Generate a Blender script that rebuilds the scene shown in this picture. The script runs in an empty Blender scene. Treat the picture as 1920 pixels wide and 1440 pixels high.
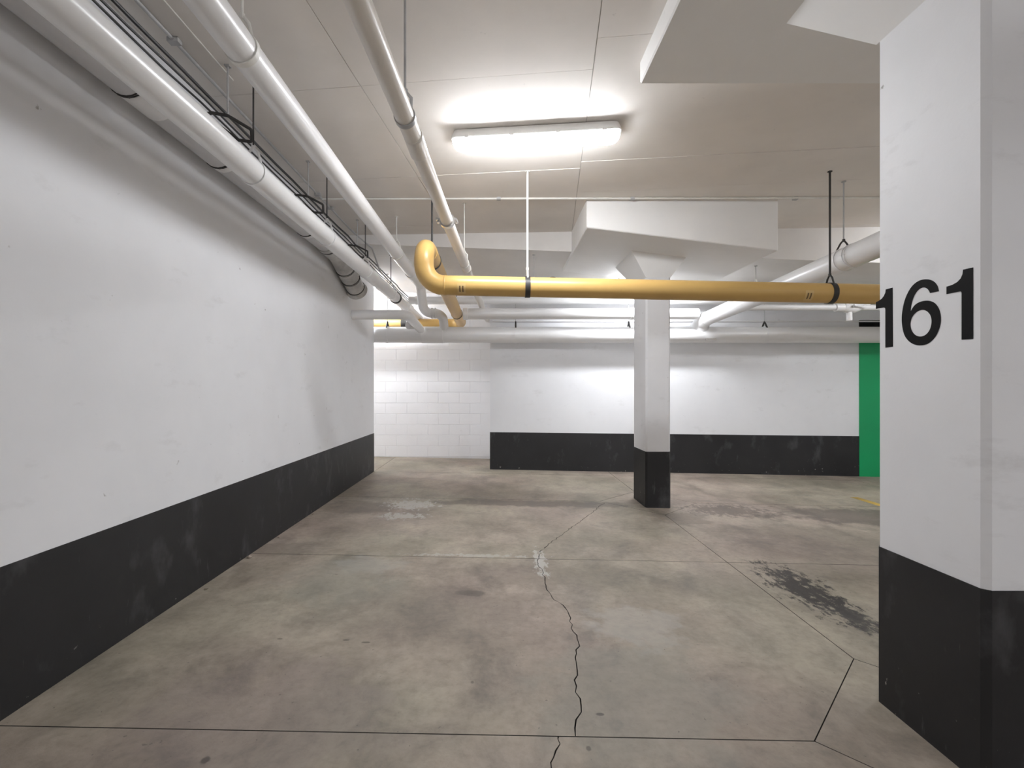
import bpy, bmesh, math, random
from mathutils import Vector, Matrix
random.seed(7)
scene = bpy.context.scene
COL = scene.collection

# ------------------------------------------------------------------ camera, world, exposure
F = 900.0; CX, CY = 935.0, 728.0; HC = 1.3          # focal length in px (1920 wide), principal point, eye height
cam_d = bpy.data.cameras.new('camera'); cam = bpy.data.objects.new('camera', cam_d); COL.objects.link(cam)
cam.location = (0, 0, HC); cam.rotation_euler = (math.pi/2, 0, 0)
cam_d.sensor_width = 36; cam_d.lens = F/1920*36
cam_d.shift_x = (960-CX)/1920; cam_d.shift_y = (CY-720)/1920
cam_d.clip_start = 0.02
scene.camera = cam
w = bpy.data.worlds.new('world'); scene.world = w; w.use_nodes = True
w.node_tree.nodes['Background'].inputs[0].default_value = (0.6, 0.6, 0.6, 1)
w.node_tree.nodes['Background'].inputs[1].default_value = 0.1
vs = scene.view_settings
vs.view_transform = 'Standard'; vs.look = 'None'; vs.exposure = 0.76; vs.gamma = 1; vs.use_curve_mapping = False
scene.cycles.max_bounces = 16; scene.cycles.diffuse_bounces = 10
LAMP = 60.0

# ------------------------------------------------------------------ geometry helpers
def P(px, py, Y): return Vector(((px-CX)/F*Y, Y, HC+(CY-py)/F*Y))
def fz(x): return -0.019*(x+1.95)                    # floor falls gently to the right (drainage)
def zr(x): return 3.03-0.05*x                        # underside of the lower rear slab
ZC = 3.23; XL = -1.95; YB = 7.9; YR = 9.08

def link(name, me, mat=None, parent=None):
    o = bpy.data.objects.new(name, me); COL.objects.link(o)
    if mat is not None and me is not None and len(me.materials) == 0: me.materials.append(mat)
    if parent is not None:
        o.parent = parent
        o.matrix_parent_inverse = Matrix.Translation(-parent.location)
    return o
def finish(bm, name, smooth=None):
    bmesh.ops.recalc_face_normals(bm, faces=bm.faces[:])
    me = bpy.data.meshes.new(name); bm.to_mesh(me); bm.free()
    if smooth:
        for p in me.polygons: p.use_smooth = True
        me.set_sharp_from_angle(angle=math.radians(smooth))
    return me
def tag(o, label=None, cat=None, group=None, kind=None):
    if label: o['label'] = label
    if cat: o['category'] = cat
    if group: o['group'] = group
    if kind: o['kind'] = kind
    return o
def thing(name, loc, label, cat, group=None):
    o = bpy.data.objects.new(name, None); COL.objects.link(o); o.location = loc
    o.empty_display_size = 0.05
    return tag(o, label, cat, group)
def struct(name, me, mat, label=None):
    return tag(link(name, me, mat), label, None, None, 'structure')

def hexa(bm, c):                                     # 8 corners: bottom 4 (ccw), top 4
    v = [bm.verts.new(p) for p in c]
    for f in ((3,2,1,0),(4,5,6,7),(0,1,5,4),(1,2,6,5),(2,3,7,6),(3,0,4,7)): bm.faces.new([v[i] for i in f])
    return v
def box(bm, x0, x1, y0, y1, z0, z1):
    return hexa(bm, [(x0,y0,z0),(x1,y0,z0),(x1,y1,z0),(x0,y1,z0),(x0,y0,z1),(x1,y0,z1),(x1,y1,z1),(x0,y1,z1)])
def box_me(name, *a, bevel=0):
    bm = bmesh.new(); box(bm, *a)
    if bevel: bmesh.ops.bevel(bm, geom=bm.edges[:], offset=bevel, segments=2, affect='EDGES', profile=0.5)
    return finish(bm, name, 35 if bevel else None)
def prism(bm, poly, z0, z1):                         # poly of (x,y); z0/z1 numbers or functions of x
    g = lambda z, p: z(p[0]) if callable(z) else z
    a = [bm.verts.new((p[0], p[1], g(z0, p))) for p in poly]
    b = [bm.verts.new((p[0], p[1], g(z1, p))) for p in poly]
    n = len(poly)
    top = bm.faces.new(b); bot = bm.faces.new(a[::-1])
    for i in range(n): bm.faces.new((a[i], a[(i+1)%n], b[(i+1)%n], b[i]))
    if n > 4: bmesh.ops.triangulate(bm, faces=[top, bot])
def fillet(pts, R, n=8):
    pts = [Vector(p) for p in pts]; out = [pts[0]]
    for i in range(1, len(pts)-1):
        a, b, c = pts[i-1], pts[i], pts[i+1]
        u = (a-b).normalized(); v = (c-b).normalized()
        ang = u.angle(v)
        if ang > math.pi-0.02: out.append(b); continue
        d = min(R/math.tan(ang/2), (a-b).length*0.499 if i > 1 else (a-b).length*0.95, (c-b).length*0.499 if i < len(pts)-2 else (c-b).length*0.95)
        r = d*math.tan(ang/2)
        cen = b+(u+v).normalized()*(r/math.sin(ang/2))
        s = b+u*d-cen; e = b+v*d-cen
        tot = s.angle(e); ax = s.cross(e).normalized()
        for k in range(n+1): out.append(cen+Matrix.Rotation(tot*k/n, 3, ax) @ s)
    out.append(pts[-1]); return out
def tube(bm, pts, r, seg=24, cap=True):              # r: number or list per point
    pts = [Vector(p) for p in pts]; n = len(pts)
    rs = r if isinstance(r, (list, tuple)) else [r]*n
    tg = []
    for i in range(n):
        t = (pts[min(i+1, n-1)]-pts[i]).normalized() + (pts[i]-pts[max(i-1, 0)]).normalized() if 0 < i < n-1 else (pts[1]-pts[0] if i == 0 else pts[-1]-pts[-2])
        tg.append(t.normalized())
    ref = Vector((0,0,1)) if abs(tg[0].z) < 0.9 else Vector((1,0,0))
    nrm = (ref-tg[0]*ref.dot(tg[0])).normalized(); rings = []
    for i in range(n):
        if i: nrm = (nrm-tg[i]*nrm.dot(tg[i])).normalized()
        bi = tg[i].cross(nrm)
        rings.append([bm.verts.new(pts[i]+(nrm*math.cos(2*math.pi*k/seg)+bi*math.sin(2*math.pi*k/seg))*rs[i]) for k in range(seg)])
    for a, b in zip(rings, rings[1:]):
        for k in range(seg): bm.faces.new((a[k], a[(k+1)%seg], b[(k+1)%seg], b[k]))
    if cap: bm.faces.new(rings[0][::-1]); bm.faces.new(rings[-1])
def tube_me(name, pts, r, seg=24):
    bm = bmesh.new(); tube(bm, pts, r, seg); return finish(bm, name, 40)
def band(bm, c, axis, r, t, wd, seg=28):             # flat strap round a pipe
    c = Vector(c); ax = Vector(axis).normalized()
    ref = Vector((0,0,1)) if abs(ax.z) < 0.9 else Vector((1,0,0))
    n = (ref-ax*ref.dot(ax)).normalized(); b = ax.cross(n)
    prof = ((r, -wd/2), (r+t, -wd/2), (r+t, wd/2), (r, wd/2)); rings = []
    for k in range(seg):
        d = n*math.cos(2*math.pi*k/seg)+b*math.sin(2*math.pi*k/seg)
        rings.append([bm.verts.new(c+d*p+ax*q) for p, q in prof])
    for k in range(seg):
        a, e = rings[k], rings[(k+1)%seg]
        for j in range(4): bm.faces.new((a[j], e[j], e[(j+1)%4], a[(j+1)%4]))
def collar(name, c, axis, r, ln, mat, parent, lip=0.006):   # pipe coupling: sleeve with rounded ends
    ax = Vector(axis).normalized(); c = Vector(c); h = ln/2
    pts = [c+ax*s for s in (-h, -h+0.004, -h+0.02, h-0.02, h-0.004, h)]
    bm = bmesh.new(); tube(bm, pts, [r+0.001, r+lip, r+lip, r+lip, r+lip, r+0.001])
    return link(name, finish(bm, name, 40), mat, parent)

# ------------------------------------------------------------------ materials
def mat_new(name):
    m = bpy.data.materials.new(name); m.use_nodes = True
    nt = m.node_tree; b = nt.nodes['Principled BSDF']
    return m, nt, b
def N(nt, t, **kw):
    n = nt.nodes.new(t)
    for k, v in kw.items():
        if hasattr(n, k): setattr(n, k, v)
        else: n.inputs[k.replace('_', ' ')].default_value = v
    return n
def noise(nt, vec, scale, detail=4, rough=0.55, dist=0):
    n = nt.nodes.new('ShaderNodeTexNoise'); n.inputs['Scale'].default_value = scale
    n.inputs['Detail'].default_value = detail; n.inputs['Roughness'].default_value = rough; n.inputs['Distortion'].default_value = dist
    nt.links.new(vec, n.inputs['Vector']); return n.outputs['Fac']
def ramp(nt, fac, stops):
    r = nt.nodes.new('ShaderNodeValToRGB'); e = r.color_ramp.elements
    while len(e) < len(stops): e.new(0.5)
    for i, (p, c) in enumerate(stops):
        e[i].position = p; e[i].color = (c, c, c, 1) if isinstance(c, (int, float)) else (*c, 1)
    nt.links.new(fac, r.inputs[0]); return r.outputs[0]
def mix(nt, fac, a, b, mode='MIX'):
    m = nt.nodes.new('ShaderNodeMix'); m.data_type = 'RGBA'; m.blend_type = mode
    for sock, v in ((m.inputs[0], fac), (m.inputs[6], a), (m.inputs[7], b)):
        if isinstance(v, (int, float)): sock.default_value = v
        elif isinstance(v, tuple): sock.default_value = (*v, 1)
        else: nt.links.new(v, sock)
    return m.outputs[2]
def mth(nt, op, a, b=None):
    m = nt.nodes.new('ShaderNodeMath'); m.operation = op
    for i, v in enumerate((a, b)):
        if v is None: continue
        if isinstance(v, (int, float)): m.inputs[i].default_value = v
        else: nt.links.new(v, m.inputs[i])
    return m.outputs[0]
def pos(nt): return nt.nodes.new('ShaderNodeNewGeometry').outputs['Position']
def vscale(nt, v, s):
    m = nt.nodes.new('ShaderNodeVectorMath'); m.operation = 'MULTIPLY'; nt.links.new(v, m.inputs[0]); m.inputs[1].default_value = s
    return m.outputs[0]
def bump(nt, b, h, strength, dist=0.01):
    n = nt.nodes.new('ShaderNodeBump'); n.inputs['Strength'].default_value = strength; n.inputs['Distance'].default_value = dist
    nt.links.new(h, n.inputs['Height']); nt.links.new(n.outputs[0], b.inputs['Normal'])
def spot(nt, p, c, s, warp, amt=0.6, lo=0.5, hi=1.0):    # irregular blot round c with half sizes s
    a = nt.nodes.new('ShaderNodeVectorMath'); a.operation = 'SUBTRACT'; nt.links.new(p, a.inputs[0]); a.inputs[1].default_value = (*c, 0)
    d = vscale(nt, a.outputs[0], (1/s[0], 1/s[1], 0))
    l = nt.nodes.new('ShaderNodeVectorMath'); l.operation = 'LENGTH'; nt.links.new(d, l.inputs[0])
    r = mth(nt, 'ADD', l.outputs['Value'], mth(nt, 'MULTIPLY', mth(nt, 'SUBTRACT', warp, 0.5), amt*4))
    mr = nt.nodes.new('ShaderNodeMapRange'); mr.interpolation_type = 'SMOOTHSTEP'
    nt.links.new(r, mr.inputs[0]); mr.inputs[1].default_value = lo; mr.inputs[2].default_value = hi
    mr.inputs[3].default_value = 1; mr.inputs[4].default_value = 0
    return mr.outputs[0]

def paint(name, col, rough=0.6, mott=0.04, specks=0.0, dirt=(0.35,0.34,0.32), bmp=0.08, scale=1.0):
    m, nt, b = mat_new(name); p = pos(nt)
    lo = tuple(c*(1-mott*2) for c in col); hi = tuple(min(1, c*(1+mott)) for c in col)
    c = ramp(nt, noise(nt, p, 1.3*scale, 5, 0.6), [(0.3, lo), (0.65, hi)])
    if specks:
        s = ramp(nt, noise(nt, p, 9*scale, 2, 0.5), [(0.70, 0.0), (0.75, 1.0)])
        s2 = ramp(nt, noise(nt, p, 34*scale, 2, 0.5), [(0.62, 0.0), (0.66, 1.0)])
        k = mth(nt, 'MULTIPLY', mth(nt, 'MULTIPLY', s, s2), specks)
        c = mix(nt, k, c, dirt)
        sm = ramp(nt, noise(nt, vscale(nt, p, (1,1,2.5)), 2.6*scale, 6, 0.65), [(0.60, 0.0), (0.74, 1.0)])
        c = mix(nt, mth(nt, 'MULTIPLY', sm, specks*0.22), c, dirt)
    nt.links.new(c, b.inputs['Base Color']); b.inputs['Roughness'].default_value = rough
    bump(nt, b, noise(nt, p, 60, 3), bmp, 0.004)
    return m
M = {}
M['wall'] = paint('white_wall_paint', (0.79,0.80,0.82), 0.65, 0.02, 0.8)
M['pillar'] = paint('white_pillar_paint', (0.775,0.78,0.795), 0.6, 0.025, 1.0)
M['block'] = paint('white_block_paint', (0.84,0.84,0.85), 0.6, 0.02, 0.25, bmp=0.3)
M['joint'] = paint('mortar_paint', (0.80,0.80,0.81), 0.7, 0.02)
M['ceiling'] = paint('ceiling_paint', (0.785,0.75,0.71), 0.75, 0.03, 0.25)
M['ceiling_joint'] = paint('ceiling_joint', (0.50,0.485,0.46), 0.8, 0.02)
M['slab'] = paint('rear_slab_paint', (0.77,0.755,0.735), 0.75, 0.03, 0.2)
M['drop'] = paint('drop_panel_paint', (0.83,0.825,0.81), 0.7, 0.02, 0.2)
M['pipe_white'] = paint('white_pipe_paint', (0.80,0.80,0.80), 0.28, 0.02, 0.2, bmp=0.02)
M['pipe_grey'] = paint('grey_pipe_paint', (0.60,0.60,0.61), 0.35, 0.04, 0.2, bmp=0.02)
M['pipe_metal'] = paint('grey_fitting', (0.52,0.515,0.50), 0.3, 0.2, 0.4, bmp=0.1, scale=4)
M['pipe_cream'] = paint('cream_pipe_paint', (0.78,0.74,0.68), 0.3, 0.03, 0.5, bmp=0.04)
M['yellow'] = paint('yellow_gas_paint', (0.62,0.40,0.135), 0.33, 0.05, 0.25, (0.35,0.22,0.08), bmp=0.03)
M['black_metal'] = paint('black_iron', (0.03,0.028,0.026), 0.5, 0.2, bmp=0.1, scale=6)
M['cable'] = paint('black_cable', (0.02,0.02,0.02), 0.5, 0.1)
M['rod_grey'] = paint('painted_rod', (0.45,0.45,0.45), 0.5, 0.1, scale=6)
M['rod_white'] = paint('white_rod', (0.75,0.74,0.70), 0.5, 0.05, scale=6)
M['green'] = paint('green_paint', (0.002,0.34,0.115), 0.45, 0.03, 0.0)
M['sticker'] = paint('pale_yellow_sticker', (0.66,0.47,0.20), 0.4, 0.05)
M['marker_ink'] = paint('brown_ink', (0.16,0.10,0.04), 0.5, 0.1)
M['digit'] = paint('black_vinyl', (0.006,0.006,0.0065), 0.55, 0.05)
M['digit'].node_tree.nodes['Principled BSDF'].inputs['Specular IOR Level'].default_value = 0.12
M['road_yellow'] = paint('yellow_line_paint', (0.45,0.30,0.06), 0.7, 0.2, 0.8, scale=3)
def chrome():
    m, nt, b = mat_new('chrome'); b.inputs['Base Color'].default_value = (0.6,0.6,0.6,1); b.inputs['Metallic'].default_value = 0.9; b.inputs['Roughness'].default_value = 0.25
    return m
M['chrome'] = chrome()
def black_band():
    m, nt, b = mat_new('black_band_paint'); p = pos(nt)
    c = ramp(nt, noise(nt, p, 1.6, 5, 0.6), [(0.3, (0.009,0.009,0.010)), (0.7, (0.018,0.018,0.0195))])
    sep = nt.nodes.new('ShaderNodeSeparateXYZ'); nt.links.new(p, sep.inputs[0])
    # dusty scuff marks
    s = ramp(nt, noise(nt, vscale(nt, p, (1.2,1.2,0.7)), 3.2, 6, 0.6), [(0.56, 0.0), (0.80, 1.0)])
    c = mix(nt, mth(nt, 'MULTIPLY', s, 0.5), c, (0.15,0.15,0.158))
    st = ramp(nt, noise(nt, vscale(nt, p, (5,5,0.9)), 4.0, 4, 0.6), [(0.66, 0.0), (0.74, 1.0)])
    c = mix(nt, mth(nt, 'MULTIPLY', st, 0.10), c, (0.4,0.4,0.4))
    # chips of bare concrete low down
    chip = ramp(nt, noise(nt, p, 26, 3, 0.6), [(0.70, 0.0), (0.73, 1.0)])
    low = nt.nodes.new('ShaderNodeMapRange'); nt.links.new(sep.outputs[2], low.inputs[0])
    low.inputs[1].default_value = 0.0; low.inputs[2].default_value = 0.16; low.inputs[3].default_value = 1; low.inputs[4].default_value = 0
    c = mix(nt, mth(nt, 'MULTIPLY', chip, low.outputs[0]), c, (0.4,0.38,0.35))
    nt.links.new(c, b.inputs['Base Color']); b.inputs['Roughness'].default_value = 0.55
    bump(nt, b, noise(nt, p, 50, 3), 0.08, 0.004)
    return m
M['band'] = black_band()
def concrete():
    m, nt, b = mat_new('worn_concrete'); p = pos(nt)
    n1 = noise(nt, vscale(nt, p, (1,1,0)), 0.9, 6, 0.62, 0.3); n2 = noise(nt, vscale(nt, p, (1,0.8,0)), 3.1, 7, 0.68, 0.4)
    n3 = noise(nt, vscale(nt, p, (1,1,0)), 22, 5, 0.7); nw = noise(nt, p, 4.0, 5, 0.65); nf = noise(nt, vscale(nt, p, (1.6,0.8,0)), 11, 6, 0.75)
    c = ramp(nt, n1, [(0.32, (0.205,0.185,0.160)), (0.5, (0.275,0.250,0.218)), (0.68, (0.345,0.318,0.280))])
    tint = ramp(nt, noise(nt, vscale(nt, p, (1,1,0)), 0.55, 3, 0.5), [(0.40, (0.97,1.01,0.98)), (0.5, (1,1,1)), (0.60, (1.02,0.985,1.015))])
    c = mix(nt, 1.0, c, tint, 'MULTIPLY'); c = mix(nt, 1.0, c, (1.045,0.975,0.905), 'MULTIPLY')
    c = mix(nt, 1.0, c, ramp(nt, n2, [(0.28, 0.58), (0.5, 1.0), (0.72, 1.25)]), 'MULTIPLY')
    c = mix(nt, 1.0, c, ramp(nt, n3, [(0.25, 0.80), (0.5, 1.0), (0.75, 1.12)]), 'MULTIPLY')
    dark = (0.075,0.062,0.055); pale = (0.42,0.40,0.37)
    for cc, ss, am, k, colr in [
        ((2.09,3.30), (0.20,0.50), 1.1, 0.95, (0.035,0.03,0.028)),      # oil stain right of the joint
        ((2.14,2.92), (0.12,0.34), 1.1, 0.9, (0.035,0.03,0.028)),
        ((2.6,5.45), (0.55,0.32), 0.9, 0.6, dark),
        ((3.9,5.30), (1.1,0.5), 0.5, 0.65, dark),
        ((3.2,4.4), (1.3,0.7), 0.5, 0.25, dark),
        ((-0.17,3.12), (0.13,0.05), 0.5, 0.5, dark),
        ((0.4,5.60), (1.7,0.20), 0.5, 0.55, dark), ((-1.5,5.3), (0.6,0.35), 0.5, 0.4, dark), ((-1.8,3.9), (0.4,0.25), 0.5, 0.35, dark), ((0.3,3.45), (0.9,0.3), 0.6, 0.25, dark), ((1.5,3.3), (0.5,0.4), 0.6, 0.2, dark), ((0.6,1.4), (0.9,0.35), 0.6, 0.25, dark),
        ((1.95,5.1), (0.4,0.35), 0.5, 0.4, dark),
        ((-1.0,5.45), (0.30,0.25), 1.2, 0.75, pale),
        ((-1.0,4.95), (0.26,0.14), 1.2, 0.7, pale),
        ((-0.95,3.6), (0.25,0.25), 0.7, 0.3, pale),
        ((0.75,2.75), (0.30,0.28), 0.6, 0.35, pale),
        ((0.32,3.72), (0.06,0.3), 1.2, 0.9, pale), ((-0.2,3.83), (0.5,0.04), 1.2, 0.6, pale),
        ((-0.4,2.9), (0.8,0.5), 0.5, 0.25, dark),
        ((-0.9,1.9), (0.6,0.5), 0.5, 0.25, (0.20,0.165,0.165)),
        ((0.6,2.1), (0.55,0.6), 0.5, 0.28, (0.215,0.225,0.195)),
        ((-1.1,3.3), (0.5,0.5), 0.5, 0.28, (0.215,0.225,0.195)),
        ((0.42,1.98), (0.022,0.011), 0.2, 0.8, dark), ((0.335,1.79), (0.012,0.016), 0.2, 0.7, dark), ((0.45,1.68), (0.014,0.01), 0.2, 0.8, dark),
        ((-0.69,2.50), (0.03,0.011), 0.2, 0.7, dark), ((-0.80,2.52), (0.022,0.01), 0.2, 0.7, dark), ((-1.15,2.52), (0.02,0.01), 0.2, 0.6, dark),
        ((-1.04,1.70), (0.02,0.022), 0.2, 0.8, dark), ((-0.12,2.18), (0.01,0.014), 0.2, 0.6, dark)]:
        c = mix(nt, mth(nt, 'MULTIPLY', spot(nt, p, cc, ss, n3 if ss[0] < 0.04 else (nf if am >= 0.9 else nw), am), k), c, colr)
    sp = ramp(nt, noise(nt, p, 40, 2, 0.5), [(0.73, 0.0), (0.76, 1.0)])
    c = mix(nt, mth(nt, 'MULTIPLY', sp, 0.5), c, dark)
    nt.links.new(c, b.inputs['Base Color'])
    nt.links.new(ramp(nt, n2, [(0.3, 0.5), (0.7, 0.72)]), b.inputs['Roughness'])
    b.inputs['Specular IOR Level'].default_value = 0.4
    bump(nt, b, mth(nt, 'ADD', n3, mth(nt, 'MULTIPLY', n2, 0.6)), 0.25, 0.006)
    return m
M['concrete'] = concrete()
M['joint_dirt'] = paint('joint_dirt', (0.05,0.045,0.04), 0.9, 0.2)
def diffuser(name, k):
    m, nt, b = mat_new(name); b.inputs['Base Color'].default_value = (0.9,0.9,0.9,1)
    b.inputs['Emission Color'].default_value = (0.965,0.985,1.03,1); b.inputs['Emission Strength'].default_value = LAMP*k
    b.inputs['Roughness'].default_value = 0.3
    return m
M['diffuser'] = diffuser('lit_diffuser', 1.0); M['diffuser_side'] = diffuser('lit_diffuser_side', 0.2)
M['lamp_body'] = paint('lamp_housing', (0.78,0.77,0.75), 0.4, 0.02)

# ------------------------------------------------------------------ setting: walls
def wall(name, box_args, mat, label): return struct(name, box_me(name, *box_args), mat, label)
XR, YF = 7.6, -5.0
wl = wall('wall_left', (-5.0, XL, YF, 7.5, -0.2, 3.5), M['wall'], 'long white painted concrete wall at the left')
bm = bmesh.new(); box(bm, XL-0.01, XL+0.003, YF, 7.503, -0.05, 0.60); link('painted_band', finish(bm, 'painted_band'), M['band'], wl)['label'] = 'black painted band'
wb = wall('wall_back', (-0.14, XR, YB, YR+0.2, -0.3, 3.4), M['wall'], 'white back wall with black band behind the pillar')
bm = bmesh.new()
zt = lambda x: 0.578-0.0109*(x+0.14)
hexa(bm, [(-0.143,YB-0.003,-0.2),(5.93,YB-0.003,-0.3),(5.93,YB+0.02,-0.3),(-0.143,YB+0.02,-0.2),(-0.143,YB-0.003,zt(-.14)),(5.93,YB-0.003,zt(5.93)),(5.93,YB+0.02,zt(5.93)),(-0.143,YB+0.02,zt(-.14))])
link('painted_band', finish(bm, 'painted_band'), M['band'], wb)['label'] = 'black painted band'
link('green_panel', box_me('green_panel', 5.93, 7.2, YB-0.012, YB+0.02, -0.28, 2.30), M['green'], wb)['label'] = 'green painted wall panel'
link('dark_panel', box_me('dark_panel', 5.93, 7.2, YB-0.014, YB+0.02, 2.305, 2.42), M['digit'], wb)['label'] = 'dark panel above the green'
# block wall at the back of the recess
wr = wall('wall_recess', (-5.0, -0.14, YR, YR+0.2, -0.2, 3.4), M['joint'], 'white painted concrete block wall in the recess')
bw, bh, g = 0.398, 0.203, 0.006
proto = None
bm = bmesh.new(); box(bm, -bw/2+g/2, bw/2-g/2, -0.006, 0.02, g/2, bh-g/2)
bmesh.ops.bevel(bm, geom=[e for e in bm.edges if all(v.co.y < 0 for v in e.verts)], offset=0.003, segments=1, affect='EDGES')
block_me = finish(bm, 'block'); block_me.materials.append(M['block'])
bm = bmesh.new(); box(bm, -bw/4+g/2, bw/4-g/2, -0.006, 0.02, g/2, bh-g/2); half_me = finish(bm, 'half_block'); half_me.materials.append(M['block'])
for r in range(15):
    z = 0.005+r*bh; n = 9
    for k in range(n):
        off = 0 if r % 2 == 0 else bw/2
        x = -0.145-bw/2-off-k*bw
        o = link('block', block_me, None, wr); o.location = (x, YR+random.uniform(-.0015,.0015), z)
    if r % 2: o = link('block', half_me, None, wr); o.location = (-0.145-bw/4, YR, z)
wall('wall_right', (XR, XR+0.2, YF, YR, -0.4, 3.5), M['wall'], 'white wall at the far right beyond the pillars')
wall('wall_front', (XL, XR, YF-0.2, YF, -0.4, 3.5), M['wall'], 'white wall behind the viewer')
wall('wall_side', (-5.2, -5.0, 7.5, YR, -0.2, 3.5), M['wall'], 'white wall at the end of the recess')

# ------------------------------------------------------------------ setting: floor of slabs with sawn joints
bm = bmesh.new(); prism(bm, [(-5.0,YF),(XR,YF),(XR,YR),(-5.0,YR)], lambda x: fz(x)-0.25, lambda x: fz(x)-0.03)
floor = struct('floor', finish(bm, 'floor'), M['joint_dirt'], 'stained grey concrete garage floor with sawn joints')
DX = 0.58; DIA = [(1.8, 1.85), (1.8, 5.78)]
def crack_line(px):
    pts = []
    for x, y in px:
        X = 0.4
        for _ in range(6):
            Y = F*(HC-fz(X))/(y-CY); X = (x-CX)/F*Y
        pts.append((X, Y))
    out = []
    for a, b in zip(pts, pts[1:]):
        n = max(2, int(math.hypot(b[0]-a[0], b[1]-a[1])/0.035))
        for k in range(n):
            t = k/n; j = 0 if k == 0 else random.uniform(-0.013, 0.013)
            out.append((a[0]+(b[0]-a[0])*t+j, a[1]+(b[1]-a[1])*t))
    return out+[pts[-1]]
CR1 = [(1078,1376),(1078,1365),(1090,1335),(1088,1310),(1077,1275),(1080,1240),(1085,1205),(1068,1165),(1060,1140),(1035,1120),(1022,1090),(1009,1056),(1010,1046)]
CR2 = [(1010,1046),(1012,1034),(1050,1005),(1095,972),(1138,939)]
CR0 = [(1000,1500),(1030,1450),(1034,1440),(1038,1420),(1050,1395),(1046,1377)]
slab_n = 0
def slab(poly):
    bm = bmesh.new(); prism(bm, poly, lambda x: fz(x)-0.03, fz)
    me = finish(bm, 'slab'); me.materials.append(M['concrete']); me.materials.append(M['joint_dirt'])
    for p in me.polygons: p.material_index = 0 if abs(p.normal.z) > 0.5 else 1   # dirt-filled joint faces
    link('slab', me, None, floor)
XS = [-5.0, XL+0.002, 1.8, 5.6, XR]; YS = [YF, -2.0, -0.08, 1.85, 3.78, 5.78, 7.52, YR]
GAP = 0.0026
def corner(x, y, sx, sy):                            # cell corner, cut where an isolation diamond sits; sx, sy point into the cell
    for cx, cy in DIA:
        if abs(cx-x) < 1e-6 and abs(cy-y) < 1e-6:
            d = DX+GAP*1.41
            a = (x+sx*d, y+sy*GAP); b = (x+sx*GAP, y+sy*d)
            return [a, b] if sx*sy > 0 else [b, a]
    return [(x+sx*GAP, y+sy*GAP)]
for i in range(len(XS)-1):
    for j in range(len(YS)-1):
        x0, x1, y0, y1 = XS[i], XS[i+1], YS[j], YS[j+1]
        if i == 0 and j < 6: continue
        c00 = corner(x0,y0,1,1)[::-1]; c10 = corner(x1,y0,-1,1)[::-1]; c11 = corner(x1,y1,-1,-1)[::-1]; c01 = corner(x0,y1,1,-1)[::-1]
        cr = {2: CR0, 3: CR1, 4: CR2}.get(j) if i == 1 else None
        if cr:
            cl = crack_line(cr)
            if j == 2: cl = [(cl[0][0], y0+GAP)]+cl
            cl[0] = (cl[0][0], y0+GAP); cl[-1] = (cl[-1][0], y1-GAP)
            cl = [p for p in cl if y0+GAP <= p[1] <= y1-GAP]
            if j == 4: cl[-1] = (1.8-DX-0.012, y1-GAP)
            ws = []
            for q in range(len(cl)):
                a, b = cl[max(q-1,0)], cl[min(q+1,len(cl)-1)]; dx, dy = b[0]-a[0], b[1]-a[1]; l = math.hypot(dx, dy) or 1; wd = random.uniform(0.0012, 0.0030)
                ws.append((wd*abs(dy)/l+0.0004, (-wd*dx/l) if 0 < q < len(cl)-1 else 0))
            left = c00+[(p[0]-q[0], p[1]-q[1]) for p, q in zip(cl, ws)]+c01
            right = [(p[0]+q[0], p[1]+q[1]) for p, q in zip(cl, ws)][::-1]+c10+c11
            slab(left); slab(right)
        else: slab(c00+c10+c11+c01)
for cx, cy in DIA: slab([(cx-DX,cy),(cx,cy-DX),(cx+DX,cy),(cx,cy+DX)])

# ------------------------------------------------------------------ setting: ceilings
bm = bmesh.new(); prism(bm, [(XL,YF),(XR,YF),(XR,5.60),(XL,6.06)], ZC+0.006, 3.5)
ceil = struct('ceiling', finish(bm, 'ceiling'), M['ceiling_joint'], 'off-white concrete ceiling with formwork panel joints')
def clip(poly, a, b, c):                             # keep a*x+b*y<=c
    out = []
    for p, q in zip(poly, poly[1:]+poly[:1]):
        dp = a*p[0]+b*p[1]-c; dq = a*q[0]+b*q[1]-c
        if dp <= 0: out.append(p)
        if dp*dq < 0: t = dp/(dp-dq); out.append((p[0]+(q[0]-p[0])*t, p[1]+(q[1]-p[1])*t))
    return out
ca, sa = math.cos(math.radians(6.3)), math.sin(math.radians(6.3))
us = [-4.13,-2.67,-1.213,0.249,4.63,7.6]
for i in range(len(us)-1):
    rows = [-6,-4.9,-3.6,-2.29,-.98,.33,1.64,2.95,4.26,5.57,6.9,8.2] if us[i] < 0.2 else [-6,-4.9,-3.0,-1.5,-.0,1.25,2.69,4.14,4.78,6.1,7.4]
    for v0, v1 in zip(rows, rows[1:]):
        e = 0.0025
        pl = [(ca*u+sa*v, -sa*u+ca*v) for u, v in ((us[i]+e,v0+e),(us[i+1]-e,v0+e),(us[i+1]-e,v1-e),(us[i]+e,v1-e))]
        pl = clip(clip(clip(clip(pl, -1,0,-XL), 1,0,XR), 0,-1,-YF), 0.46, 9.55, 6.06*9.55+0.46*XL)
        if len(pl) < 3: continue
        dz = random.uniform(-0.0015, 0.0015)
        bm = bmesh.new(); prism(bm, pl, ZC+dz, ZC+0.02)
        link('panel', finish(bm, 'panel'), M['ceiling'], ceil)
bm = bmesh.new(); prism(bm, [(-5.0,6.20),(XR,5.60),(XR,YR),(-5.0,YR)], zr, 3.5)
rear = struct('ceiling_rear', finish(bm, 'ceiling_rear'), M['slab'], 'lower sloping concrete ceiling slab at the back')

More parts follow.
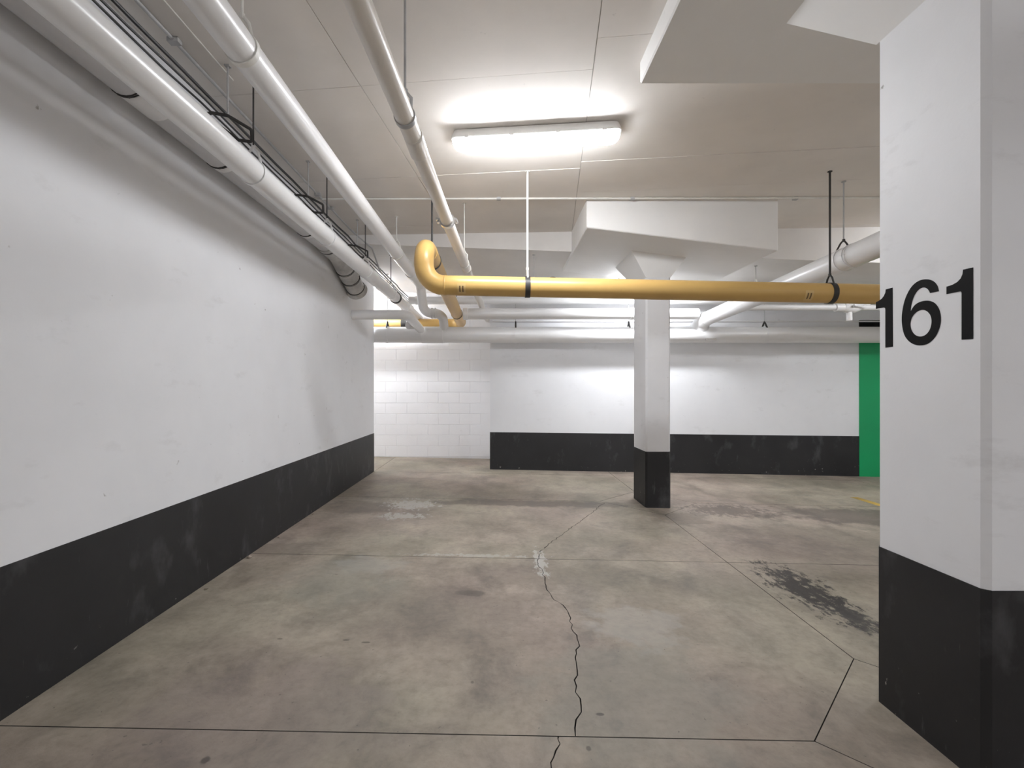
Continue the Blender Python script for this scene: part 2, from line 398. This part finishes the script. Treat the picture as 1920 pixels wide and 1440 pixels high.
# ------------------------------------------------------------------ pillars
def chamfer_rect(x0, x1, y0, y1, c): return [(x0+c,y0),(x1-c,y0),(x1,y0+c),(x1,y1-c),(x1-c,y1),(x0+c,y1),(x0,y1-c),(x0,y0+c)]
def pillar(label, x0, x1, y0, y1, ztop, band_top, cap, soffit, flare):
    cx, cy = (x0+x1)/2, (y0+y1)/2
    t = thing('pillar', (cx, cy, fz(cx)), label, 'pillar')
    c = 0.02
    bm = bmesh.new(); prism(bm, chamfer_rect(x0,x1,y0,y1,c), lambda x: fz(x)-0.02, ztop); link('shaft', finish(bm, 'shaft'), M['pillar'], t)
    bm = bmesh.new(); prism(bm, chamfer_rect(x0-.003,x1+.003,y0-.003,y1+.003,c), lambda x: fz(x)-0.02, band_top); link('painted_band', finish(bm, 'painted_band'), M['band'], t)['label'] = 'black painted base band'
    # flared haunch between shaft and drop panel
    fx, fn, ff = flare
    b4 = [(x0,y0),(x1,y0),(x1,y1),(x0,y1)]; t4 = [(x0-fx,y0-fn),(x1+fx,y0-fn),(x1+fx,y1+ff),(x0-fx,y1+ff)]
    bm = bmesh.new(); hexa(bm, [(*p, ztop) for p in b4]+[(*p, soffit(*p)+0.004) for p in t4]); link('haunch', finish(bm, 'haunch'), M['drop'], t)
    a0, a1, e0, e1 = cap
    q = [(a0,e0),(a1,e0),(a1,e1),(a0,e1)]
    bm = bmesh.new(); hexa(bm, [(*p, soffit(*p)) for p in q]+[(*p, ZC+0.015) for p in q])
    bmesh.ops.bevel(bm, geom=[e for e in bm.edges if abs(e.verts[0].co.z-e.verts[1].co.z) > 0.09 or all(v.co.z < 3.15 for v in e.verts)], offset=0.008, segments=1, affect='EDGES')
    link('drop_panel', finish(bm, 'drop_panel'), M['drop'], t)
    return t
PX = 1.664
near_pillar = pillar('large white pillar numbered 161 with black base in the right foreground', PX, 1.97, 1.638, 2.115, 2.813, 0.609,
       (0.84, 2.80, 0.90, 2.857), lambda x, y: 3.11, (0.24, 0.25, 0.27))
pillar('slim white pillar with black base standing beyond the yellow pipe', 1.687, 1.970, 5.50, 6.0, 2.57, 0.573,
       (0.90, 2.86, 4.91, 6.75), lambda x, y: 2.945-0.122*(x-0.9), (0.17, 0.02, 0.25))
# painted digits on the near pillar's side face
def digit(splines, label):
    cu = bpy.data.curves.new('digit', 'CURVE'); cu.dimensions = '2D'; cu.fill_mode = 'BOTH'; cu.extrude = 0.0006
    for s in splines:
        sp = cu.splines.new('POLY'); sp.points.add(len(s)-1); sp.use_cyclic_u = True
        for k, (zx, zy) in enumerate(s):
            px = 1560+zx/5.3333; py = 440+zy/5.3333
            Y = F*PX/(px-CX); z = HC+(CY-py)/F*Y
            sp.points[k].co = (-Y, z, 0, 1)
    tmp = bpy.data.objects.new('tmp', cu); COL.objects.link(tmp)
    dg = bpy.context.evaluated_depsgraph_get(); me = bpy.data.meshes.new_from_object(tmp.evaluated_get(dg))
    bpy.data.objects.remove(tmp); bpy.data.curves.remove(cu)
    for v in me.vertices: a, z, d = v.co; v.co = (PX-0.0008-d, -a, z)
    me.materials.clear(); me.name = 'digit'
    o = link('digit', me, M['digit'], near_pillar); o['label'] = label
def smooth(pts, n=6):
    out = []; m = len(pts)
    for i in range(m):
        p0, p1, p2, p3 = pts[i-1], pts[i], pts[(i+1)%m], pts[(i+2)%m]
        for k in range(n):
            t = k/n
            out.append(tuple(0.5*(2*p1[c]+(p2[c]-p0[c])*t+(2*p0[c]-5*p1[c]+4*p2[c]-p3[c])*t*t+(3*p1[c]-p0[c]-3*p2[c]+p3[c])*t**3) for c in (0,1)))
    return out
digit([[(1413,327),(1313,350),(1308,395),(1290,437),(1255,474),(1205,502),(1147,520),(1147,594),(1285,567),(1295,570),(1299,585),(1299,1050),(1413,1043)]], 'black painted digit 1')
digit([[(607,530),(540,547),(536,580),(522,612),(500,640),(470,662),(441,676),(441,743),(520,728),(533,732),(536,750),(536,1130),(610,1120)]], 'black painted digit 1')
def arc(cx, cy, rx, ry, a0, a1, n): return [(cx+rx*math.cos(math.radians(a0+(a1-a0)*k/n)), cy-ry*math.sin(math.radians(a0+(a1-a0)*k/n))) for k in range(n+1)]
def open_smooth(pts, n=6):
    ext = [pts[0]]+pts+[pts[-1]]; out = []
    for i in range(1, len(ext)-2):
        p0, p1, p2, p3 = ext[i-1], ext[i], ext[i+1], ext[i+2]
        for k in range(n):
            t = k/n
            out.append(tuple(0.5*(2*p1[c]+(p2[c]-p0[c])*t+(2*p0[c]-5*p1[c]+4*p2[c]-p3[c])*t*t+(3*p1[c]-p0[c]-3*p2[c]+p3[c])*t**3) for c in (0,1)))
    return out+[pts[-1]]
o6 = open_smooth([(1071,566),(1055,510),(1015,465),(950,446),(870,462),(795,525),(735,640),(704,780),(703,900),(730,1010),(790,1080),(870,1107),(960,1090),(1035,1020),(1080,920),(1090,830),(1072,745),(1030,685),(965,660),(890,670),(830,705),(788,768)])
o6 += open_smooth([(787,766),(795,700),(822,615),(868,550),(920,528),(960,545),(984,584)])
h6 = smooth([(905,752),(850,772),(805,820),(786,885),(795,950),(830,1000),(885,1018),(940,1000),(980,950),(998,880),(990,815),(955,768)])
digit([o6, h6], 'black painted digit 6')

# ------------------------------------------------------------------ lamps
def lamp_mesh(L, W, rings):
    bm = bmesh.new(); prev = None; first = None
    for dz, dl, dw in rings:
        l, ww = L/2-dl, W/2-dw; c = min(ww*0.55, 0.04); ring = []
        for sx, sy, a0 in ((1,1,0),(-1,1,90),(-1,-1,180),(1,-1,270)):
            for k in range(5):
                a = math.radians(a0+90*k/4); ring.append(bm.verts.new((sx*(l-c)+c*math.cos(a), sy*(ww-c)+c*math.sin(a), dz)))
        if prev:
            for k in range(20): bm.faces.new((prev[k], prev[(k+1)%20], ring[(k+1)%20], ring[k]))
        else: bm.faces.new(ring)
        prev = ring
    bm.faces.new(prev[::-1])
    return finish(bm, 'lamp', 40)
body_me = lamp_mesh(1.25, 0.155, [(0,0.02,0.02),(-0.04,0.004,0.004),(-0.062,0,0),(-0.066,0.003,0.003)]); body_me.materials.append(M['lamp_body'])
diff_me = lamp_mesh(1.25, 0.155, [(-0.062,0.006,0.006),(-0.088,0.010,0.010),(-0.112,0.030,0.022),(-0.126,0.06,0.04),(-0.130,0.09,0.055)]); diff_me.materials.append(M['diffuser']); diff_me.materials.append(M['diffuser_side'])
for p in diff_me.polygons: p.material_index = 1 if p.normal.z > -0.3 else 0      # prismatic lens: sides glow less than the underside
bm = bmesh.new(); box(bm, -0.015,0.015,-0.004,0.004,-0.076,-0.050); latch_me = finish(bm, 'latch'); latch_me.materials.append(M['lamp_body'])
def lamp(loc, rz, ry, label):
    t = thing('ceiling_lamp', loc, label, 'lamp', 'sealed fluorescent ceiling lamps')
    for nm, me in (('housing', body_me), ('diffuser', diff_me)):
        o = bpy.data.objects.new(nm, me); COL.objects.link(o); o.parent = t
    for x in (-0.5,-0.17,0.17,0.5):
        for s in (-1,1):
            o = bpy.data.objects.new('latch', latch_me); COL.objects.link(o); o.parent = t; o.location = (x, s*0.0805, 0)
    t.rotation_euler = (0, ry, rz)
    return t
lamp((0.27,3.57,ZC-0.004), math.radians(-6.0), 0, 'long glowing white lamp on the ceiling above the yellow pipe')
tl = math.atan(0.05)
tw = lamp((2.2,7.0,zr(2.2)-0.065), 0, tl, 'lit ceiling lamp hidden behind the slim pillar near the back wall')
for x in (-0.45, 0.45):
    o = bpy.data.objects.new('stem', tube_me('stem', [(x,0,-0.005),(x,0,0.064)], 0.01, 8)); o.data.materials.append(M['rod_white']); COL.objects.link(o); o.parent = tw
lamp((-2.6,8.1,zr(-2.6)-0.004), 0, tl, 'lit ceiling lamp round the corner in the block wall recess')
lamp((0.3,-2.4,ZC-0.004), 0, 0, 'added unseen fill lamp behind the viewer over the stall')  # added out of view to even out the ambient light
lamp((5.6,4.7,ZC-0.004), 0, 0, 'added unseen fill lamp to the right beyond the numbered pillar')  # unseen, added to brighten the right part of the back wall
lamp((5.0,-2.4,ZC-0.004), 0, 0, 'added unseen fill lamp behind the viewer to the right')  # extra fill added out of frame to flatten the lighting

# ------------------------------------------------------------------ pipes
def pipe(name, label, pts, r, mat, R=0.15, collars=(), seg=28, group=None):
    t = thing(name, pts[0], label, 'pipe', group)
    pp = fillet(pts, R); link('pipe', tube_me('pipe', pp, r, seg), mat, t)
    for c, ax, ln, lip, m in collars: collar('coupling', c, ax, r, ln, m, t, lip)
    return t
Yax, Xax, Zax = (0,1,0), (1,0,0), (0,0,1)
# A, C: white pipes along the left wall
A = (-1.46, 2.583); RA = 0.072
ta = pipe('water_pipe', 'lower white pipe running along the left wall to the back', [(A[0],YF+.05,A[1]),(A[0],YR-0.02,A[1])], RA, M['pipe_white'],
     collars=[((A[0],6.80,A[1]),Yax,0.05,0.012,M['black_metal']),((A[0],7.6,A[1]),Yax,0.26,0.010,M['pipe_white'])])
Cx, Cz, RCp = -1.149, 2.82, 0.070
pipe('drain_pipe', 'upper white pipe under the ceiling, right of the lower white one', [(Cx,YF+.05,Cz),(Cx,7.05,Cz),(Cx,7.36,2.45),(-0.86,7.36,2.45),(-0.86,7.64,2.2)], RCp, M['pipe_white'], 0.13,
     collars=[((Cx,6.35,Cz),Yax,0.14,0.010,M['pipe_white']),((-1.02,7.36,2.45),Xax,0.03,0.012,M['pipe_white']),((-0.97,7.36,2.45),Xax,0.03,0.012,M['pipe_white'])])
# B: grey pipe hugging the wall, with black clamps and a ribbed end
Bx, Bz, RB = -1.83, 2.84, 0.10
tb = thing('wall_drain_pipe', (Bx,YF+.05,Bz), 'grey pipe tucked behind the lower white pipe against the left wall', 'pipe')
link('pipe', tube_me('pipe', [(Bx,YF+.05,Bz),(Bx,5.05,Bz)], RB), M['pipe_grey'], tb)
for y in (2.37, 3.14, 4.55):
    collar('clamp', (Bx,y,Bz), Yax, RB, 0.02, M['black_metal'], tb, 0.005)
    ln = 0.2 if y < 3 else 0.05
    collar('sleeve', (Bx,y+0.015+ln/2,Bz), Yax, RB, ln, M['pipe_white'], tb, 0.003)
ep = fillet([(Bx,5.04,Bz),(Bx,5.45,Bz-0.01),(Bx+0.0,6.15,Bz-0.26)], 0.3)
link('bend', tube_me('bend', ep, 0.112), M['pipe_metal'], tb)
d = (Vector(ep[-1])-Vector(ep[-2])).normalized()
for k, s in enumerate((0.02, 0.24, 0.45)):
    collar('clamp', ep[-1]-d*s, d, 0.112, 0.025, M['black_metal'], tb, 0.006)
link('flange', tube_me('flange', [ep[-1]-d*0.02, ep[-1]+d*0.05, ep[-1]+d*0.06], [0.12,0.135,0.12]), M['pipe_metal'], tb)
bm = bmesh.new(); band(bm, (Bx,5.12,Bz), Yax, RB+0.005, 0.01, 0.03); tube(bm, [(Bx-0.09,5.12,Bz+0.08),(XL,5.12,Bz+0.08)], 0.012, 8); link('wall_bracket', finish(bm, 'wall_bracket', 40), M['black_metal'], tb)
# D: cream pipe
def Dp(y): return Vector((-0.527+0.034*y, y, 2.6))
td = pipe('sprinkler_main', 'cream pipe crossing under the ceiling left of the lamp', [Dp(YF+.05), Dp(YR-.02)], 0.046, M['pipe_cream'],
     collars=[(Dp(2.56),Yax,0.20,0.004,M['pipe_cream']),(Dp(5.25),Yax,0.12,0.006,M['pipe_cream'])])
bm = bmesh.new(); band(bm, Dp(3.72), Yax, 0.047, 0.012, 0.045)
for s in (-1, 1):
    tube(bm, [Dp(3.69)+Vector((s*0.072,-0.01,0.0)), Dp(3.76)+Vector((s*0.072,0.01,0.0))], 0.011, 8)
    box(bm, Dp(3.72).x+s*0.065-0.012, Dp(3.72).x+s*0.065+0.012, 3.705, 3.735, 2.585, 2.615)
link('clamp_coupling', finish(bm, 'clamp_coupling', 40), M['chrome'], td)
# yellow gas pipe
RY = 0.0875; Yy = 4.27
fy = lambda x: 2.205-0.0205*x
yp = [(7.0,Yy,fy(7.0)),(-0.664,Yy,fy(-0.664)),(-0.664,Yy,2.585),(-0.664,8.6,2.455),(-4.9,8.6,2.455)]
ty = pipe('gas_pipe', 'mustard yellow gas pipe spanning the view and bending back at the left', yp, RY, M['yellow'], 0.185)
def seam(c, ax, r, m, par): collar('weld_seam', c, ax, r, 0.012, m, par, 0.003)
seam((-0.478,Yy,fy(-0.478)), Xax, RY, M['yellow'], ty); seam((-0.664,4.5,2.578), Yax, RY, M['yellow'], ty)
seam((-0.664,8.40,2.461), Yax, RY, M['yellow'], ty)
collar('coupling', (-1.69,8.6,2.455), Xax, RY, 0.10, M['black_metal'], ty, 0.006); collar('coupling', (-1.62,8.6,2.455), Xax, RY, 0.05, M['chrome'], ty, 0.008)
# flow marker stickers on the yellow pipe
def patch(c0, r, x0, x1, a0, a1, mat, par, name):
    bm = bmesh.new(); cols = []
    for k in range(7):
        a = math.radians(a0+(a1-a0)*k/6); cols.append([bm.verts.new((x, Yy-math.cos(a)*q, fy(x)+math.sin(a)*q)) for x, q in ((x0,r),(x1,r),(x1,r+.0012),(x0,r+.0012))])
    for a, b in zip(cols, cols[1:]):
        for j in range(4): bm.faces.new((a[j], b[j], b[(j+1)%4], a[(j+1)%4]))
    bm.faces.new(cols[0]); bm.faces.new(cols[-1][::-1])
    return link(name, finish(bm, name, 40), mat, par)
for px in (865, 1519):
    x = (px-CX)/F*(Yy-RY)
    pm = patch(0, RY, x-0.036, x+0.036, -62, 2, M['sticker'], ty, 'marker_sticker')
    for dx in (-0.014, 0.012): patch(0, RY+0.0012, x+dx-0.005, x+dx+0.006, -48, -12, M['marker_ink'], pm, 'marker_bar')
# E: pipes along the back wall
pipe('branch_pipe', 'white pipe along the back, uppermost above the big back pipe', [(-1.42,7.6,2.69),(5.6,7.6,2.69)], 0.06, M['pipe_white'],
     collars=[((-1.25,7.6,2.69),Xax,0.14,0.008,M['pipe_white'])])
te = pipe('vent_pipe', 'white pipe along the back, between the top one and the big one', [(-0.55,7.42,2.45),(3.08,7.42,2.45)], 0.085, M['pipe_white'],
     collars=[((-0.51,7.42,2.45),Xax,0.07,0.008,M['pipe_white']),((2.1,7.42,2.45),Xax,0.14,0.01,M['pipe_white'])])
tag(link('wall_conduit', tube_me('wall_conduit', [(-0.1,YB-0.014,2.40),(XR-.02,YB-0.014,2.40)], 0.013, 10), M['pipe_white']), 'thin white conduit on the back wall just above the big pipe', 'conduit')
RFp, Fz = 0.127, 2.15
tf = pipe('drain_main', 'thickest white pipe along the back wall', [(-4.9,7.64,Fz),(XR-.02,7.64,Fz)], RFp, M['pipe_white'],
     collars=[((-1.05,7.64,Fz),Xax,0.35,0.006,M['pipe_white'])])
bm = bmesh.new(); box(bm, 3.24, 3.40, 7.50, 7.515, Fz-0.10, Fz-0.07); link('tag_plate', finish(bm, 'tag_plate'), M['chrome'], tf)
# G: white pipe running towards the viewer, falling into the big pipe
gx = lambda y: 3.20+0.02*(7.2-y)/2.7; gz = lambda y: 2.38+0.0438*(7.2-y)
tg = pipe('drain_branch', 'white pipe slanting up past the right of the slim pillar to the big back pipe', [(gx(-3),-3.0,gz(-3)),(3.2,7.60,2.362),(3.2,7.65,2.20)], 0.105, M['pipe_white'], 0.02,
     collars=[((gx(4.35),4.35,gz(4.35)),(0,1,-.0438),0.03,0.004,M['pipe_white'])])
link('reducer', tube_me('reducer', [(3.2,7.36,2.373),(3.2,7.40,2.371),(3.2,7.56,2.34),(3.2,7.645,2.24)], [0.107,0.112,0.118,0.15]), M['pipe_white'], tg)
# P: short pipe out of the left wall, turning back into the big pipe
tp = pipe('wall_stub_pipe', 'short white pipe from the left wall end turning back to the big pipe', [(XL+0.002,6.40,2.28),(-1.22,6.40,2.28),(-1.22,7.50,2.22)], 0.064, M['pipe_white'], 0.12)
link('cleanout_cap', tube_me('cleanout_cap', [(-1.22,7.12,2.24),(-1.31,6.98,2.22),(-1.32,6.965,2.22)], [0.06,0.062,0.05]), M['pipe_white'], tp)
# H: sprinkler branch with a valve at the right
th = pipe('test_pipe', 'thin white pipe with a lever valve under the yellow pipe, right', [(3.33,6.6,2.41),(XR-.02,6.6,2.41)], 0.040, M['pipe_white'], collars=[((4.68,6.6,2.41),Xax,0.12,0.016,M['pipe_white'])])
v = link('valve', tube_me('valve', [(4.74,6.6,2.41),(4.78,6.6,2.405),(4.88,6.6,2.40),(4.96,6.6,2.41)], [0.055,0.07,0.066,0.045]), M['pipe_white'], th)
bm = bmesh.new(); tube(bm, [(4.82,6.53,2.415),(4.82,6.49,2.425)], 0.016, 10); box(bm, 4.80,5.02,6.475,6.49,2.416,2.434); link('lever', finish(bm, 'lever', 40), M['chrome'], v)
link('drip_leg', tube_me('drip_leg', [(4.82,6.6,2.36),(4.82,6.6,2.23)], [0.036,0.036]), M['pipe_white'], v)
# J: sprinkler branch behind the yellow pipe, with one upright head
tj = pipe('sprinkler_branch', 'thin sprinkler pipe almost hidden behind the yellow pipe', [(-0.2,6.14,2.62),(3.35,6.14,2.59)], 0.02, M['pipe_white'])
hx = 0.69
sp = link('sprinkler_head', tube_me('sprinkler_head', [(hx,6.14,2.61),(hx,6.14,2.68),(hx,6.14,2.69)], [0.014,0.014,0.008], 12), M['chrome'], tj)
bm = bmesh.new(); tube(bm, [(hx,6.14,2.715),(hx,6.14,2.72)], [0.04,0.032], 16)
for s in (-1, 1): tube(bm, [(hx,6.14,2.675),(hx+s*0.018,6.14,2.695),(hx,6.14,2.717)], 0.004, 6)
link('deflector', finish(bm, 'deflector', 40), M['black_metal'], sp)

# ------------------------------------------------------------------ conduits and cables
co = fillet([(XL+0.01,4.865,ZC-0.012),(XR-.02,4.82,ZC-0.012)], 0.1)
t = thing('ceiling_conduit', co[0], 'thin pale conduit running straight across the ceiling before the drop panel', 'conduit')
link('pipe', tube_me('pipe', co, 0.010, 10), M['rod_white'], t)
for x in (0.0, 1.35, 3.0):
    bm = bmesh.new(); box(bm, x-0.02, x+0.02, 4.835, 4.875, ZC-0.026, ZC); link('strap', finish(bm, 'strap'), M['rod_grey'], t)
t = thing('wall_side_conduit', (-1.79,-3,ZC-0.012), 'thin grey conduit on the ceiling between the two white pipes', 'conduit')
link('pipe', tube_me('pipe', fillet([(-1.79,-3.0,ZC-0.012),(-1.79,5.85,ZC-0.012),(-1.58,6.0,3.05),(-1.56,6.3,2.84),(-1.56,8.8,2.78)], 0.05), 0.010, 8), M['rod_grey'], t)
for y in (2.65, 4.75, 5.1):
    bm = bmesh.new(); box(bm, -1.82,-1.76,y-.02,y+.02,ZC-0.026,ZC); link('strap', finish(bm, 'strap'), M['rod_grey'], t)
tag(link('ceiling_wire', tube_me('ceiling_wire', [(-1.66,YF+.05,ZC-0.006),(-1.66,3.0,ZC-0.006)], 0.004, 6), M['rod_white']), 'very thin white wire clipped to the ceiling beside the upper white pipe', 'wire')
for k, (x, z, r, lab) in enumerate(((-1.745,2.975,0.006,'black cable closest above the lower white pipe'),(-1.715,2.985,0.006,'black cable between the two other cables by the left wall'),(-1.685,3.002,0.009,'thick black cable topmost on the cable brackets'))):
    pts = []
    for i in range(49):
        y = -4.6+i*(13.65/48)
        ph = (y-2.87)/1.21
        pts.append((x+random.uniform(-.005,.005), y, z-0.012*math.sin(math.pi*ph)**2+random.uniform(-.003,.003)))
    tag(link('cable', tube_me('cable', pts, r, 8), M['cable']), lab, 'cable', 'cables along the left wall')

# ------------------------------------------------------------------ hangers
def hanger(c, axis, r, ztop, label, mat='black_metal', rod='black_metal', rr=0.006, wd=0.03, group='pipe hangers', ring=None):
    c = Vector(c); t = thing('pipe_hanger', c, label, 'hanger', group)
    bm = bmesh.new(); band(bm, c, axis, r+0.001, 0.005, wd); link('clamp_ring', finish(bm, 'clamp_ring', 40), M[ring or mat], t)
    ax = Vector(axis).normalized(); sd = ax.cross(Vector((0,0,1))).normalized()
    top = c+Vector((0,0,r+0.075)); h = wd/2
    bm = bmesh.new()                                  # clevis: two straps from the ring up to the nut
    for s in (-1, 1):
        a = c+sd*(s*r*0.62)+Vector((0,0,r*0.80)); b = c+sd*(s*0.030)+Vector((0,0,r+0.045)); e = top+sd*(s*0.004)
        q = 0.008 if r < 0.12 else 0.013; tube(bm, [a, b, e], [q,q,q*0.9], 8)
    link('clevis', finish(bm, 'clevis', 40), M[mat], t)
    bm = bmesh.new(); tube(bm, [top-Vector((0,0,.012)), top+Vector((0,0,.012))], 0.013, 6); link('nut', finish(bm, 'nut'), M[mat], t)
    bm = bmesh.new(); tube(bm, [top, (c.x, c.y, ztop)], rr, 8); link('rod', finish(bm, 'rod', 40), M[rod], t)
    bm = bmesh.new(); tube(bm, [(c.x,c.y,ztop-0.006),(c.x,c.y,ztop)], 0.02, 8); link('anchor', finish(bm, 'anchor'), M[rod], t)
    return t
hanger((P(989,0,Yy).x,Yy,fy(.25)), Xax, RY, ZC, 'pale rod hanger on the yellow pipe below the lamp', 'rod_white', 'rod_white', 0.008, 0.045, ring='black_metal')
hanger((P(1556,0,Yy).x,Yy,fy(2.94)), Xax, RY, ZC, 'black rod hanger on the yellow pipe near the numbered pillar', rr=0.009, wd=0.045)
hanger((-0.664,4.78,2.569), Yax, RY, ZC, 'black rod hanger on the yellow pipe just behind its bend', rr=0.009)
hanger((-0.664,7.6,2.485), Yax, RY, zr(-.66), 'hanger on the yellow pipe where it nears the block wall')
for y, lab in ((2.857,'first'),(4.08,'second'),(5.256,'third'),(6.5,'fourth')):
    hanger((A[0],y,A[1]), Yax, RA, ZC if y < 6 else zr(A[0]), lab+' rod hanger from the viewer along the lower white pipe', 'pipe_white', rr=0.005)
hanger((Cx,2.15,Cz), Yax, RCp, ZC, 'pale rod hanger on the upper white pipe near the top edge', 'rod_white', 'rod_white')
hanger((Cx,5.4,Cz), Yax, RCp, ZC, 'pale rod hanger on the upper white pipe by the rear slab', 'rod_white', 'rod_white')
hanger(Dp(2.30), Yax, 0.046, ZC, 'long thin grey rod hanger on the cream pipe left of the lamp', 'rod_grey', 'rod_grey', 0.006)
hanger(Dp(5.0), Yax, 0.046, ZC, 'thin white rod hanger on the cream pipe above the yellow pipe', 'rod_white', 'rod_white', 0.005)
for x, lab in ((-1.77,'hanger on the big back pipe in the recess corner'),(0.27,'black hanger on the big back pipe left of the slim pillar'),(2.07,'hanger on the big back pipe right beside the slim pillar'),(4.23,'black hanger on the big back pipe right of the slanting pipe')):
    hanger((x,7.64,Fz), Xax, RFp, zr(x), lab, 'black_metal', 'rod_grey', 0.005, 0.04, ring='pipe_white')
hanger((gx(4.48),4.48,gz(4.48)), Yax, 0.105, ZC, 'thin rod hanger on the slanting white pipe near the numbered pillar', 'black_metal', 'rod_grey', 0.006, ring='pipe_white')
for x, lab in ((0.45,'fine rod hanger on the sprinkler pipe behind the yellow pipe'),(3.29,'fine rod hanger at the right end of the hidden sprinkler pipe')):
    hanger((x,6.14,2.62-0.0085*(x+.2)), Xax, 0.02, zr(x), lab, 'rod_white', 'rod_grey', 0.004, 0.02)
# cable brackets: rod with a bent bar
for y, lab in ((2.87,'bent black cable bracket on a rod nearest the viewer'),(4.08,'second bent black cable bracket on a rod along the left wall'),(5.5,'bent black cable bracket on a rod farthest from the viewer')):
    t = thing('cable_bracket', (-1.62,y,2.94), lab, 'bracket', 'cable brackets')
    link('rod', tube_me('rod', [(-1.62,y,2.93),(-1.62,y,ZC)], 0.006, 8), M['rod_grey'], t)
    bm = bmesh.new(); box(bm, -1.635,-1.605,y-.015,y+.015,ZC-.008,ZC); link('anchor', finish(bm, 'anchor'), M['rod_grey'], t)
    pts = [(-1.78,y-0.03,2.915),(-1.70,y-0.02,2.935),(-1.62,y,2.930),(-1.53,y+0.10,2.90),(-1.53,y+0.11,2.83),(-1.60,y+0.08,2.825),(-1.76,y+0.04,2.94)]
    link('bar', tube_me('bar', fillet(pts, 0.015, 3), 0.010, 8), M['black_metal'], t)

# ------------------------------------------------------------------ small things on the floor
bm = bmesh.new(); q = [(4.60,4.2),(4.70,4.2),(4.70,6.28),(4.60,6.28)]
prism(bm, q, lambda x: fz(x)-0.001, lambda x: fz(x)+0.0015)
tag(link('parking_line', finish(bm, 'parking_line'), M['road_yellow']), 'worn yellow painted line on the floor beside the numbered pillar', 'floor marking')
for k, (px, py, s) in enumerate(((455,1046,.022),(548,1008,.014),(600,965,.014),(372,1105,.015))):
    Y = F*HC/(py-CY); X = XL+0.03+random.uniform(0,.03)
    bm = bmesh.new(); bmesh.ops.create_icosphere(bm, subdivisions=1, radius=s)
    for vv in bm.verts: vv.co *= random.uniform(0.7,1.2); vv.co.z *= 0.55
    mz = min(vv.co.z for vv in bm.verts); bmesh.ops.translate(bm, verts=bm.verts, vec=(X, Y, fz(X)-mz-0.001))
    tag(link('concrete_chip', finish(bm, 'concrete_chip'), M['concrete']), ['pale concrete chip, largest of those along the foot of the left wall','small concrete chip at the left wall, just past the largest chip','small concrete chip at the left wall, farthest from the viewer','small concrete chip at the left wall, nearest the viewer'][k], 'debris', 'chips along the left wall')
